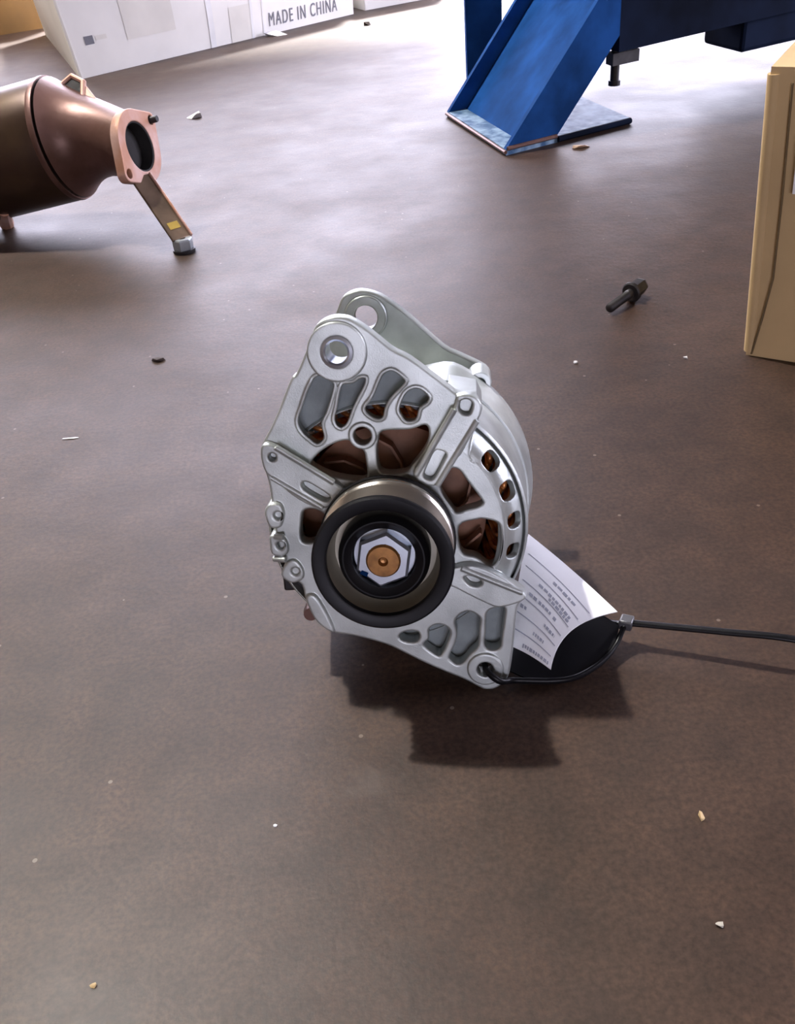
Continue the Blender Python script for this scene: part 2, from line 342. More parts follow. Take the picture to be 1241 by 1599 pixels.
# ------------------------------------------------------------------ alternator (local frame: x right, y up the face, z along the shaft towards its front)
AM = Matrix(((0.99384675, 0.02796959, -0.10717435, -0.00779239), (-0.11076389, 0.2509616, -0.96163904, 0.2843087), (0.0, 0.96759288, 0.25251539, 0.08065062), (0, 0, 0, 1)))
TR = {
'outline':[(-24.7,84.1),(-23.4,87.9),(-20.2,90.4),(-15.8,91.6),(-11.0,91.1),(-7.2,89.2),(-2.7,85.9),(1.9,81.8),(6.5,77.7),(13.1,73.9),(22.2,66.4),(27.6,61.8),(31.5,58.8),(38.0,57.7),(40.1,52.7),(38.7,49.1),(34.9,33.7),(38.6,29.3),(41.8,24.5),(44.4,19.4),(46.4,14.0),(47.8,8.4),(48.4,2.7),(48.4,-3.0),(47.7,-8.8),(46.3,-14.3),(44.3,-19.7),(54.2,-26.7),(56.9,-29.7),(55.2,-32.1),(53.6,-34.2),(52.7,-37.8),(50.7,-56.5),(48.8,-67.9),(46.2,-72.4),(42.8,-75.0),(38.8,-75.9),(35.1,-74.2),(29.3,-70.5),(21.2,-66.5),(12.1,-61.8),(2.5,-56.1),(-5.4,-51.8),(-19.0,-47.4),(-26.6,-45.9),(-31.4,-43.0),(-33.7,-39.8),(-36.0,-34.4),(-38.4,-29.4),(-39.4,-22.3),(-43.3,-19.4),(-45.1,-15.8),(-46.0,-10.3),(-47.1,-5.2),(-47.9,0.1),(-48.2,7.4),(-48.3,16.1),(-48.7,24.6),(-50.0,32.5),(-50.1,38.3),(-49.2,42.0),(-45.6,47.6),(-41.0,55.7),(-34.8,68.0),(-32.6,69.7),(-27.8,78.4),(-25.9,82.3)],
'p1':[(-26.0,68.2),(-22.6,69.5),(-19.4,67.4),(-17.1,65.3),(-18.5,60.3),(-21.1,53.8),(-23.5,49.3),(-22.9,44.1),(-24.2,41.5),(-26.9,40.3),(-29.7,42.3),(-33.4,46.6),(-34.2,51.3),(-31.9,56.8),(-29.3,62.8)],
'p2':[(-14.6,65.4),(-10.1,65.9),(-7.5,67.6),(-4.5,67.4),(-5.0,64.2),(-7.6,59.8),(-10.4,54.9),(-11.7,51.9),(-13.5,48.4),(-16.1,46.7),(-18.5,48.0),(-19.3,51.2),(-17.8,56.2),(-16.4,61.7)],
'p3':[(-3.1,59.6),(-0.2,65.5),(2.0,68.9),(5.5,70.2),(8.8,68.3),(11.3,65.2),(9.4,62.6),(6.3,59.7),(4.2,57.3),(2.5,54.3),(1.2,50.3),(-2.3,49.9),(-6.1,52.7),(-6.4,55.7)],
'p4':[(7.9,50.9),(7.0,53.6),(8.0,57.0),(10.3,60.8),(13.7,62.7),(17.2,62.0),(20.3,58.5),(19.2,55.7),(16.3,53.7),(15.0,49.8),(12.9,48.3),(9.8,48.5)],
'wa':[(-30.1,32.8),(-25.6,37.4),(-19.2,40.8),(-14.0,41.6),(-11.2,39.4),(-8.3,37.2),(-7.5,34.0),(-7.6,25.5),(-12.3,24.6),(-21.4,26.5),(-28.3,30.0)],
'wb':[(-2.6,36.9),(-1.8,40.7),(0.3,44.9),(11.4,45.2),(17.2,46.8),(18.9,44.6),(18.1,39.3),(15.3,34.6),(11.9,30.6),(8.3,27.2),(-0.1,27.0),(-2.5,30.4)],
'wc':[(24.4,27.0),(27.5,28.2),(30.5,27.3),(33.3,23.0),(36.2,18.6),(39.1,14.1),(39.5,12.5),(37.0,11.0),(32.8,10.0),(28.7,8.8),(26.3,11.9),(23.4,16.9),(22.6,21.2)],
'wd':[(29.6,2.8),(36.8,5.4),(39.8,5.6),(45.0,4.0),(46.5,1.1),(46.6,-7.2),(44.5,-13.9),(41.3,-15.6),(36.3,-11.6),(29.9,-8.8)],
'we':[(-35.6,11.3),(-32.6,12.6),(-29.0,11.7),(-25.6,8.8),(-24.3,5.9),(-29.1,-0.7),(-34.1,-2.8),(-37.2,-1.8),(-37.6,1.9),(-36.9,6.4)],
'p5':[(1.7,-47.4),(4.7,-45.9),(9.1,-46.0),(10.3,-48.2),(8.8,-50.9),(5.0,-51.1),(1.8,-49.5)],
'p6':[(14.5,-45.2),(17.9,-42.9),(21.6,-43.6),(23.6,-46.7),(22.4,-50.9),(20.5,-55.7),(18.3,-58.2),(15.1,-56.2),(12.0,-53.1),(12.6,-51.3),(14.3,-49.5)],
'p7':[(26.0,-41.9),(28.3,-38.3),(32.0,-36.9),(35.2,-38.5),(37.0,-40.9),(36.3,-45.7),(35.5,-53.6),(31.9,-57.8),(29.0,-61.5),(26.2,-62.7),(23.1,-60.1),(23.2,-57.6),(25.5,-52.8),(26.8,-47.9)],
'p8':[(39.3,-41.6),(40.8,-36.6),(47.2,-35.3),(47.1,-41.2),(45.8,-50.2),(45.2,-54.4),(42.7,-55.9),(39.5,-55.2),(38.5,-52.4),(39.2,-46.4)],
'post1':[(31.3,59.5),(38.0,58.7),(40.6,53.7),(37.1,45.8),(31.6,35.2),(27.7,32.1),(20.3,22.3),(12.0,27.3),(17.3,36.0),(25.2,45.8),(30.2,55.7)],
'slot1':[(21.0,36.8),(23.5,37.2),(25.6,35.6),(24.2,32.5),(20.4,25.9),(17.9,25.4),(16.2,27.1),(18.2,31.7)],
'slot1b':[(32.3,57.0),(35.0,57.6),(36.8,55.6),(35.6,52.0),(33.4,51.8),(31.6,53.5)],
'post2':[(-48.3,42.4),(-42.9,41.4),(-30.9,32.2),(-19.7,24.9),(-16.2,19.2),(-26.2,14.2),(-36.5,18.8),(-45.9,28.1),(-48.7,31.5),(-49.6,37.8)],
'slot2':[(-33.8,25.3),(-31.2,25.7),(-23.5,20.1),(-23.2,17.9),(-25.8,17.7),(-33.0,22.6)],
'post3':[(25.2,-15.2),(27.3,-14.1),(34.6,-13.2),(42.3,-16.2),(49.4,-21.0),(56.0,-26.9),(54.9,-30.3),(45.5,-33.0),(38.7,-30.5),(27.5,-23.8),(24.9,-22.0)],
'slot3':[(30.8,-18.7),(33.9,-18.3),(38.0,-20.7),(36.9,-22.9),(33.3,-22.2)],
'holes':[(-7.9,43.6),(-15.4,78.0),(38.4,-64.8),(-45.9,38.1)],
'rear':[(-27.3,82.0),(-24.5,87.1),(-19.4,89.5),(-14.0,89.5),(-7.5,87.4),(-1.8,83.6),(7.4,76.0),(23.2,60.6),(30.6,56.4),(41.6,50.5),(47.1,45.2),(51.0,35.6),(57.2,27.2)],
'rhole':[(-14.1,76.7),(37.5,46.9)],
'lug1':[(-51.3,12.6),(-49.0,16.0),(-44.7,16.1),(-43.2,12.3),(-44.2,8.1),(-45.8,5.5),(-49.9,5.9)],
'lug2':[(-50.4,1.6),(-46.2,2.0),(-43.5,-1.0),(-43.4,-5.7),(-46.2,-8.0),(-50.5,-6.6),(-50.8,-1.9)],
'lug3':[(-47.7,-16.9),(-44.8,-11.0),(-40.8,-9.9),(-37.9,-14.2),(-38.4,-18.7),(-43.3,-20.6)],
'lug4':[(-37.9,-27.8),(-34.1,-26.4),(-30.5,-32.6),(-26.7,-44.2),(-31.1,-42.5),(-35.2,-37.4)],
}
def mm(n): return [(x / 1000, y / 1000) for x, y in TR[n]]
AB = (0.005, 0.36, 0.0)
alt = thing('alternator', 'silver cast-aluminium car alternator with black belt pulley standing on the floor', 'alternator', AB)
sm = lambda n, k=4: smooth2(mm(n), k)
ZF = -.031
g = G()
H_ = mm('holes')
ear_hole, low_hole, lug_hole = H_[1], H_[2], H_[3]
outl = smooth2(mm('outline'), 3)
loops = [outl] + [sm(n) for n in ('p1', 'p2', 'p3', 'p4', 'wa', 'wb', 'wc', 'wd', 'we', 'p5', 'p6', 'p7', 'p8')]
loops += [circ(*H_[0], .0037), circ(*ear_hole, .0062), circ(*low_hole, .0036)]
g.mesh(plate(loops, ZF, ZF - .008, .0009), AM)
# bosses round the mounting holes
g.mesh(plate([circ(*ear_hole, .0118, 40), circ(*ear_hole, .0062)], ZF + .0015, ZF - .004, .0006), AM)
g.mesh(plate([circ(*low_hole, .0078, 32), circ(*low_hole, .0036)], ZF + .0012, ZF - .004, .0006), AM)
g.mesh(plate([circ(*H_[0], .0056, 32), circ(*H_[0], .0037)], ZF + .001, ZF - .004, .0005), AM)
# raised through-bolt posts with their slots
for p, sl in (('post1', ['slot1', 'slot1b']), ('post2', ['slot2']), ('post3', ['slot3'])):
    lp = [sm(p, 3)] + [sm(q) for q in sl]
    if p == 'post2': lp.append(circ(lug_hole[0] + .001, lug_hole[1] - .001, .0016, 14))
    g.mesh(plate(lp, -.0265, -.0325, .0008), AM)
    pts = mm(p); cx = sum(q[0] for q in pts) / len(pts); cy = sum(q[1] for q in pts) / len(pts)
# ribs beside the posts
for a, b_, w in (((-.0429, .0414), (-.0205, .0255), .0012), ((-.0462, .0285), (-.0262, .0146), .0011), ((.0385, .049), (.0215, .0225), .0012), ((.0295, .054), (.0130, .0275), .0012), ((.0300, -.0143), (.0550, -.0262), .0012)):
    A_, B_ = Vector((*a, -.0268)), Vector((*b_, -.0268))
    g.tube([AM @ A_, AM @ B_], w, 8)
# rims of the cooling pockets and spokes, standing a little proud
for n in ('p1', 'p2', 'p3', 'p4'):
    lp = sm(n, 3); g.tube([AM @ Vector((x, y, ZF - .0002)) for x, y in lp], .0008, 6, closed=True)
# hub round the shaft
g.lathe([(.010, -.0285), (.0235, -.0285), (.0245, -.031), (.0245, -.045), (.010, -.045)], 40, AM)
# cylindrical shell; fuller on the right side
def rf(t, r, z):
    t = (t + PI) % (2 * PI) - PI; d = math.degrees(t)
    w = max(0, min(1, (d + 42) / 14)) * max(0, min(1, (160 - d) / 20))
    w = w * w * (3 - 2 * w)
    return r + (.0055 - .0030 * max(0, min(1, (d - 60) / 15))) * w * (1 if r > .05 else 0)
g.lathe([(.0518, -.0388), (.0530, -.040), (.0535, -.048), (.0545, -.0745), (.0518, -.0745), (.0516, -.048)], 96, AM, rfun=rf)
# right shoulder with windows: (angle in degrees, distance along profile)
SP = [(.0478, -.0312), (.0500, -.0318), (.0525, -.0334), (.0548, -.0362), (.0566, -.0400), (.0580, -.0455)]
def prof(s):
    s = max(0, min(len(SP) - 1.0001, s)); i = int(s); f = s - i
    return SP[i][0] * (1 - f) + SP[i + 1][0] * f, SP[i][1] * (1 - f) + SP[i + 1][1] * f
def fm(u, v, w):
    r, z = prof(v); t = math.radians(u)
    return AM @ Vector(((r - w * .7) * math.cos(t), (r - w * .7) * math.sin(t), z - w * .7))
def ell(cu, cv, ru, rv, n=16, p=.75):
    o = []
    for i in range(n):
        c, s_ = math.cos(2 * PI * i / n), math.sin(2 * PI * i / n)
        o.append((cu + ru * math.copysign(abs(c) ** p, c), cv + rv * math.copysign(abs(s_) ** p, s_)))
    return o
ol = [(-34 + 88 * i / 44, 0) for i in range(45)] + [(54 - 88 * i / 44, 5) for i in range(45)]
vs3, fs3 = sheet(ol, [ell(34.5, 2.1, 4.6, 1.35), ell(18.5, 2.1, 4.6, 1.35), ell(4, 2.1, 4.0, 1.25), ell(-11, 2.1, 4.0, 1.2)], (1.5, .35), fm, .0032)
g.add(vs3, fs3)
# side notches on the left: small cast lugs
for n, zz in (('lug1', -.0285), ('lug2', -.0290), ('lug3', -.0295), ('lug4', -.0290)):
    lp = [smooth2(mm(n), 3)]; cx = sum(p[0] for p in mm(n)) / len(mm(n)); cy = sum(p[1] for p in mm(n)) / len(mm(n))
    if n != 'lug4': lp.append(circ(cx + .001, cy, .0017, 12))
    g.mesh(plate(lp, zz, -.046, .0009), AM)
for y in (.0055, -.0050): g.tube([AM @ Vector((-.0505 + abs(y + .003) * .25, y - .004, -.030)), AM @ Vector((-.0445, y - .004, -.0285))], .0013, 8)
# thickening under the upper-right post
g.prism([AM @ Vector((x, y, -.033)) for x, y in ((.027, .0600), (.0385, .0575), (.0405, .0525), (.036, .044), (.026, .050))], AM.to_3x3() @ Vector((0, 0, -.030)))
fb = g.build('front_bracket', ALU, alt, sharp=38)
# recessed webs closing the backs of the pockets
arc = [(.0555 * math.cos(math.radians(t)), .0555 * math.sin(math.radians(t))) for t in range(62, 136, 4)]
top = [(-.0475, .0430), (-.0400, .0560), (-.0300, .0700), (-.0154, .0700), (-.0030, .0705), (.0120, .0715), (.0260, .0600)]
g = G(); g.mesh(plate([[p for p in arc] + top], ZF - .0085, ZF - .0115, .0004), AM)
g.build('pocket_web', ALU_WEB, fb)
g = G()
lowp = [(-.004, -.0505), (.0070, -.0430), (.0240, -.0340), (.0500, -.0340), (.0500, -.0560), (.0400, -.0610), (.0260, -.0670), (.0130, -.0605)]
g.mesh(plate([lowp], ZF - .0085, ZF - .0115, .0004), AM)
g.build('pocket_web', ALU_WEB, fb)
# steel sleeve in the upper mounting hole
T = AM @ Matrix.Translation((ear_hole[0], ear_hole[1], 0))
G().lathe([(.0044, -.0295), (.0052, -.0288), (.0064, -.0292), (.0064, -.0440), (.0048, -.0440)], 32, T).build('mounting_sleeve', STEEL, fb)

# rear bracket
g = G()
def rf2(t, r, z):
    t = (t + PI) % (2 * PI) - PI; d = math.degrees(t)
    w = max(0, min(1, (d + 38) / 14)) * max(0, min(1, (80 - d) / 18)); w = w * w * (3 - 2 * w)
    return r + .0070 * w * (1 if r > .05 else 0)
g.lathe([(.0500, -.0752), (.0540, -.0752), (.0548, -.080), (.0560, -.0930), (.0568, -.0955), (.0568, -.1040), (.0550, -.1065), (.0490, -.1200), (.0440, -.1260), (.0120, -.1270), (.0120, -.1220), (.0420, -.1200), (.0470, -.1080), (.0500, -.1000)], 96, AM, rfun=rf2)
ro = mm('rear')[:10] + [(.0440, .0470), (.0380, .0400), (.0, .0480), (-.030, .0440), (-.0420, .0480), (-.0370, .0620), (-.0310, .0740)]
g.mesh(plate([smooth2(ro, 3), circ(*mm('rhole')[0], .0058)], -.1245, -.1335, .0009), AM)
g.mesh(plate([circ(*mm('rhole')[0], .0105, 32), circ(*mm('rhole')[0], .0058)], -.1230, -.1270, .0006), AM)
g.lathe([(.0028, -.098), (.0052, -.098), (.0056, -.100), (.0056, -.118), (.0028, -.118)], 20, AM @ Matrix.Translation((.0400, .0475, 0)))
rb = g.build('rear_bracket', ALU, alt, sharp=38)
# stator and its winding
G().lathe([(.0440, -.062), (.0499, -.062), (.0499, -.096), (.0440, -.096)], 72, AM).build('stator_core', DARKST, alt)
g = G()
for i in range(48):
    t = 2 * PI * i / 48
    for k, (dr, dz) in enumerate(((0, 0), (.0022, -.0022), (.0044, -.001))):
        pts = []
        for j in range(7):
            u = j / 6; r = .0436 + .0052 * u + dr * .6 + (.0022 if -.6 < (t + PI) % (2 * PI) - PI < 2.5 else 0); tt = t + (u - .5) * .16 + k * .02
            z = -.0520 + .0080 * math.sin(PI * min(1, max(0, u))) + dz + random.uniform(-.0004, .0004)
            pts.append(AM @ Vector((r * math.cos(tt), r * math.sin(tt), z)))
        pts = [AM @ Vector(((.0422) * math.cos(t), (.0422) * math.sin(t), -.066))] + pts + [AM @ Vector((.049 * math.cos(t + .1), .049 * math.sin(t + .1), -.066))]
        g.tube(pts, .0011, 6)
cw = g.build('copper_winding', COPPER, alt, sharp=80)
# rotor with cooling fan
g = G().lathe([(.0095, -.052), (.0300, -.052), (.0410, -.056), (.0415, -.095), (.0095, -.095)], 60, AM)
ro_ = g.build('rotor', ROTOR, alt)
for i in range(10):
    t = 2 * PI * i / 10; pts = []
    for r, a in ((.020, 0), (.027, .10), (.034, .26), (.039, .46)): pts.append((r * math.cos(t + a), r * math.sin(t + a)))
    gg = G()
    for (x0, y0), (x1, y1) in zip(pts, pts[1:]):
        d = Vector((x1 - x0, y1 - y0, 0)); n = Vector((-d.y, d.x, 0)).normalized() * .0005
        q = [Vector((x0, y0, -.0525)) - n, Vector((x1, y1, -.0525)) - n, Vector((x1, y1, -.0525)) + n, Vector((x0, y0, -.0525)) + n]
        gg.prism([AM @ v for v in q], AM.to_3x3() @ Vector((0, 0, .0070)))
    gg.build('fan_blade', ROTOR, ro_)
# pulley
RB = []
z = -.0035
for i in range(5):
    RB += [(.0272, z), (.0252, z - .0016)]; z -= .0034
RB += [(.0272, z)]
prof_p = [(.0224, -.0004), (.0232, 0), (.0274, 0), (.0281, -.0007), (.0281, -.0030)]
pu = G().lathe([(.0224, -.0004), (.0232, 0), (.0272, 0), (.0281, -.0008), (.0281, -.0022), (.0276, -.0027), (.0222, -.0027)], 72, AM).build('pulley', BLACKP, alt)
G().lathe([(.0240, -.0028), (.0274, -.0028)] + RB + [(.0276, z - .001), (.0276, z - .003), (.0240, z - .003)], 72, AM).build('belt_groove', CHROME, pu, sharp=60)
G().lathe([(.0200, z - .0031), (.0281, z - .0031), (.0283, z - .0040), (.0283, z - .0050), (.0200, z - .0050)], 72, AM).build('rear_flange', BLACKP, pu)
G().lathe([(.0226, -.0028), (.0239, -.0028), (.0239, -.022), (.0110, -.022), (.0110, -.0150), (.0206, -.0150), (.0216, -.0120)], 72, AM).build('pulley_bore', CREAM, pu)
G().lathe([(.0128, -.0060), (.0150, -.0050), (.0158, -.0044), (.0164, -.0044), (.0170, -.0052), (.0180, -.0062), (.0184, -.0080), (.0184, -.0151), (.0128, -.0151)], 60, AM).build('pulley_hub', BLACKP, pu)
# hexagon flange nut
g = G().lathe([(.0060, -.0100), (.0122, -.0100), (.0126, -.0106), (.0126, -.0120), (.0060, -.0120)], 48, AM)
hx = [(.0118 * math.cos(PI / 3 * i + .35), .0118 * math.sin(PI / 3 * i + .35)) for i in range(6)]
hx2 = [(x * .90, y * .90) for x, y in hx]
vs = [AM @ Vector((x, y, -.0100)) for x, y in hx] + [AM @ Vector((x, y, -.0052)) for x, y in hx] + [AM @ Vector((x, y, -.0040)) for x, y in hx2] + [AM @ Vector((.0071 * x / .0118, .0071 * y / .0118, -.0040)) for x, y in hx]
g.add(vs, [(6 * k + i, 6 * k + (i + 1) % 6, 6 * k + 6 + (i + 1) % 6, 6 * k + 6 + i) for k in range(3) for i in range(6)])
nut = g.build('pulley_nut', STEEL, alt, sharp=25)
G().add([AM @ Vector((x, y, -.00385)) for x, y in ((-.0098, -.0052), (-.0070, -.0068), (-.0062, -.0050), (-.0088, -.0038))], [(0, 1, 2, 3)]).build('paint_mark', BLUE, nut, smooth=False)
G().lathe([(.0, -.0046), (.0012, -.0044), (.0020, -.0028), (.0062, -.0028), (.0069, -.0036), (.0069, -.030), (.0, -.030)], 40, AM, closed=False).build('shaft', AMBER, alt)
# rear cover, plug and through-bolts
g = G().lathe([(.0, -.1405), (.0360, -.1405), (.0400, -.1370), (.0410, -.1272), (.0, -.1272)], 56, AM, closed=False)
g.build('rear_cover', PLASTIC, alt)
for (x, y) in ((.0345, .0545),):
    G().lathe([(.0, -.0290), (.0022, -.0290), (.0026, -.0296), (.0026, -.0316), (.0, -.0316)], 14, AM @ Matrix.Translation((x, y, 0 if x < 0 else -.003)), closed=False).build('through_bolt', GALV, alt)
g = G().box(AM @ Vector((-.0445, -.0275, -.060)), AM.to_3x3() @ Vector((.006, 0, 0)), AM.to_3x3() @ Vector((0, .0035, 0)), AM.to_3x3() @ Vector((0, 0, .016)))
g.build('plug_connector', BOLTM, alt, bevel=.001)
g = G().lathe([(.0, -.048), (.0032, -.048), (.0036, -.050), (.0036, -.075), (.0, -.075)], 14, AM @ Matrix.Translation((-.0405, -.0450, 0)), closed=False)
g.build('terminal_stud', RUST, alt)

# ------------------------------------------------------------------ tag and cable tie
tg = thing('hanging_tag', 'curled white printed paper tag with black sheet under it beside the alternator', 'tag', (.07, .31, 0))
TLp, TRp, BRp, BLp = Vector((.0640, .3700, .024)), Vector((.0942, .3113, .020)), Vector((.0593, .2855, .014)), Vector((.0436, .3010, .016))
def paper(u, v, off=0):
    a = TLp.lerp(TRp, u); b = BLp.lerp(BRp, u); p = a.lerp(b, v)
    e = 4 * v * (1 - v)
    p = p + Vector((-.0055, .0035, .0)) * e * u ** 2 + Vector((0, 0, .006)) * math.sin(PI * v) * (1 - .5 * u) + Vector((0, 0, .0012)) * math.sin(PI * u)
    return p + Vector((0, 0, off))
def strip(u0, u1, v0, v1, nu, nv, off, th):
    vs = []; fs = []
    for k in (0, 1):
        for i in range(nu + 1):
            for j in range(nv + 1): vs.append(paper(u0 + (u1 - u0) * i / nu, v0 + (v1 - v0) * j / nv, off - k * th))
    n = (nu + 1) * (nv + 1); id_ = lambda i, j, k: k * n + i * (nv + 1) + j
    for i in range(nu):
        for j in range(nv):
            fs.append((id_(i, j, 0), id_(i + 1, j, 0), id_(i + 1, j + 1, 0), id_(i, j + 1, 0)))
            fs.append((id_(i, j, 1), id_(i, j + 1, 1), id_(i + 1, j + 1, 1), id_(i + 1, j, 1)))
    for i in range(nu):
        fs.append((id_(i, 0, 0), id_(i, 0, 1), id_(i + 1, 0, 1), id_(i + 1, 0, 0))); fs.append((id_(i, nv, 0), id_(i + 1, nv, 0), id_(i + 1, nv, 1), id_(i, nv, 1)))
    for j in range(nv):
        fs.append((id_(0, j, 0), id_(0, j + 1, 0), id_(0, j + 1, 1), id_(0, j, 1))); fs.append((id_(nu, j, 0), id_(nu, j, 1), id_(nu, j + 1, 1), id_(nu, j + 1, 0)))
    return vs, fs
lf = G().add(*strip(0, 1, 0, 1, 16, 16, 0, .0004)).build('paper_leaf', PAPER, tg, sharp=60)
g = G()
for v in (.22, .36, .50, .63, .76, .88): g.add(*strip(.06, .94, v, v + .008, 10, 1, .00012, .0001))
rows = [(.28, [(.45, .8)]), (.42, [(.30, .88)]), (.46, [(.5, .9)]), (.56, [(.2, .34), (.38, .62), (.68, .74)]), (.69, [(.1, .22), (.60, .85)]), (.82, [(.45, .7)]), (.95, [(.30, .92)])]
for v, segs in rows:
    for a, b in segs:
        u = a
        while u < b:
            w = random.uniform(.03, .07); g.add(*strip(u, min(u + w, b), v, v + random.uniform(.022, .03), 2, 1, .00012, .0001)); u += w + .018
g.build('print', PRINT, lf, smooth=False)
# black sheet under the paper leaf
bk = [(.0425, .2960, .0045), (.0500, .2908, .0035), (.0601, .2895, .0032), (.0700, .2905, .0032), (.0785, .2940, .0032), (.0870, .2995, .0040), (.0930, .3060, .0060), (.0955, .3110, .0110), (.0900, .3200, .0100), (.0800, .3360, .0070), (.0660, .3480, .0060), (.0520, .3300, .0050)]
G().prism(bk, (0, 0, .0008)).build('black_leaf', PLASTIC, tg, sharp=20)

ct = thing('cable_tie', 'long black plastic cable tie looped through the alternator lower ear', 'cable tie', (.099, .312, 0))
Lh = lambda x, y, z: AM @ Vector((x, y, z))
path = [Lh(.0395, -.0620, -.052), Lh(.0386, -.0640, -.040), Lh(.0384, -.0645, -.031), Lh(.0405, -.0655, -.0268), Lh(.0450, -.0685, -.0260), Lh(.0505, -.0705, -.0300), (.0601, .2880, .0042), (.0700, .2885, .0042), (.0785, .2925, .0042), (.0870, .2985, .0050), (.0932, .3050, .0070), (.0975, .3105, .0110), (.1000, .3120, .0118)]
G().tube(curve3(path, 6), .0014, 8, flat=(.0019, .0013)).build('strap', PLASTIC, ct, sharp=80)
back = [Lh(.0395, -.0620, -.052), (.0480, .3200, .0035), (.0620, .3320, .0030), (.0800, .3270, .0055), (.0940, .3150, .0100), (.0990, .3122, .0120)]
G().tube(curve3(back, 6), .0012, 8, flat=(.0009, .0015)).build('strap', PLASTIC, ct, sharp=80)
tail = [(.0985, .3123, .0120), (.1150, .3065, .0128), (.1400, .2970, .0146), (.1660, .2870, .0160), (.2100, .2700, .0120), (.2500, .2570, .0012)]
G().tube(curve3(tail, 8), .0014, 8, flat=(.0014, .0019)).build('tail', PLASTIC, ct, sharp=80)
hd = Vector((.0990, .3122, .0120)); ax = Vector((.87, -.49, .05)).normalized(); ay = Vector((0, 0, 1)).cross(ax).normalized()
o = G().box(hd, ax * .0030, ay * .0030, Vector((0, 0, .0026))).build('head', GALV, ct, bevel=.0008)
o.data.materials[0] = mat('grey_worn_plastic', (.09, .09, .10), .3, 0, .1, 80)

# ------------------------------------------------------------------ exhaust catalyst on the left
def frame(o, z, upv=(0, 0, 1)):
    z = Vector(z).normalized(); x = Vector(upv).cross(z).normalized(); y = z.cross(x)
    m = Matrix((x, y, z)).transposed().to_4x4(); m.translation = o; return m
cc = thing('exhaust_catalyst', 'rusty cylindrical exhaust catalyst with oval outlet flange lying near the white carton', 'exhaust part', (-.30, 1.02, 0))
Bc = Vector((-.304, 1.036, .0935)); Bd = Vector((.972, -.150, .172)).normalized()
Fc = Vector((-.2251, .9847, .0889)); Fd = Vector((.9368, -.3036, .1739)).normalized()
MB = frame(Bc, Bd)
G().lathe([(0, -.170), (.030, -.170), (.034, -.168), (.058, -.150), (.0615, -.140), (.0615, -.012), (.0600, -.004), (0, -.004)], 64, MB, closed=False).build('converter_shell', SHELLM, cc)
G().lathe([(.0600, -.010), (.0614, -.009), (.0620, -.006), (.0614, -.003), (.0600, -.003)], 64, MB).build('weld_seam', RUST, cc)
# outlet cone bending from the shell to the flange
g = G(); rings = []
x0 = MB.to_3x3() @ Vector((1, 0, 0))
for i in range(15):
    t = i / 14; c = (1 - t) ** 2 * Bc + 2 * t * (1 - t) * (Bc + Bd * .035) + t * t * (Fc - Fd * .004)
    d = Bd.lerp(Fd, t).normalized(); r = .0600 * (1 - t) ** 2.5 + .0355 * (1 - (1 - t) ** 2.5)
    m = frame(c, d); rings.append([m @ Vector((r * math.cos(2 * PI * k / 40), r * math.sin(2 * PI * k / 40), 0)) for k in range(40)])
vs = [p for r in rings for p in r]
g.add(vs, [(i * 40 + k, (i + 1) * 40 + k, (i + 1) * 40 + (k + 1) % 40, i * 40 + (k + 1) % 40) for i in range(14) for k in range(40)])
g.build('outlet_cone', RUST, cc)
# oval flange; its long axis leans
MF = frame(Fc, Fd)
fl = []
for i in range(48):
    a = 2 * PI * i / 48
    fl.append(Vector((.0285 * math.cos(a) , .0285 * math.sin(a))))
def lobe(ang, R, r):
    return Vector((R * math.cos(ang), R * math.sin(ang)))
import itertools
def hull2(pts):
    pts = sorted(set((round(p[0], 6), round(p[1], 6)) for p in pts)); 
    def half(ps):
        h = []
        for p in ps:
            while len(h) > 1 and (h[-1][0] - h[-2][0]) * (p[1] - h[-2][1]) - (h[-1][1] - h[-2][1]) * (p[0] - h[-2][0]) <= 0: h.pop()
            h.append(p)
        return h[:-1]
    return half(pts) + half(pts[::-1])
L1, L2 = math.radians(25), math.radians(205)
lobes = [(.0400 * math.cos(L1), .0400 * math.sin(L1)), (.0400 * math.cos(L2), .0400 * math.sin(L2))]
pts = circ(0, 0, .0358, 48)
for l in lobes: pts += circ(*l, .0080, 20)
flo = hull2(pts)
fo = G().mesh(plate([flo, circ(0, 0, .0238, 40), circ(*lobes[0], .0045, 14), circ(*lobes[1], .0045, 14)], -.005, .005, .0012), MF).build('outlet_flange', RUSTL, cc)
G().lathe([(.0225, .0035), (.0238, .0042), (.0238, -.010), (.0225, -.010)], 40, MF).build('flange_bore', SOOT_SHADE, fo)
G().lathe([(.0, -.010), (.0236, -.010), (.0236, -.011), (0, -.011)], 32, MF, closed=False).build('soot_core', SOOT_SHADE, fo)
G().lathe([(.0, .0125), (.0030, .0125), (.0034, .0115), (.0034, -.012), (0, -.012)], 14, MF @ Matrix.Translation((lobes[0][0], lobes[0][1], 0)), closed=False).build('flange_stud', BOLTM, fo)
# gusset frame on the shoulder; dark block paints the shade inside its opening
q = [Vector(p) for p in ((-.2995, 1.0468, .1426), (-.2889, 1.0511, .1488), (-.2762, 1.0415, .1440), (-.2766, 1.0152, .1235), (-.2990, 1.0236, .1269))]
g = G(); g.tube(q, .0030, 8, closed=True)
g.build('gusset_bracket', RUSTL, cc)
cq = sum(q, Vector()) / 5
G().prism([p.lerp(cq, .08) for p in q], Vector((.004, .012, -.016))).build('gusset_shade_block', SOOT_SHADE, cc, smooth=False)
G().prism([q[2], Vector((-.2440, .9960, .1143)), Vector((-.2522, .9900, .1077)), q[3]], Vector((-.002, .010, -.004))).build('gusset_plate', RUSTL, cc, smooth=False, bevel=.0015)
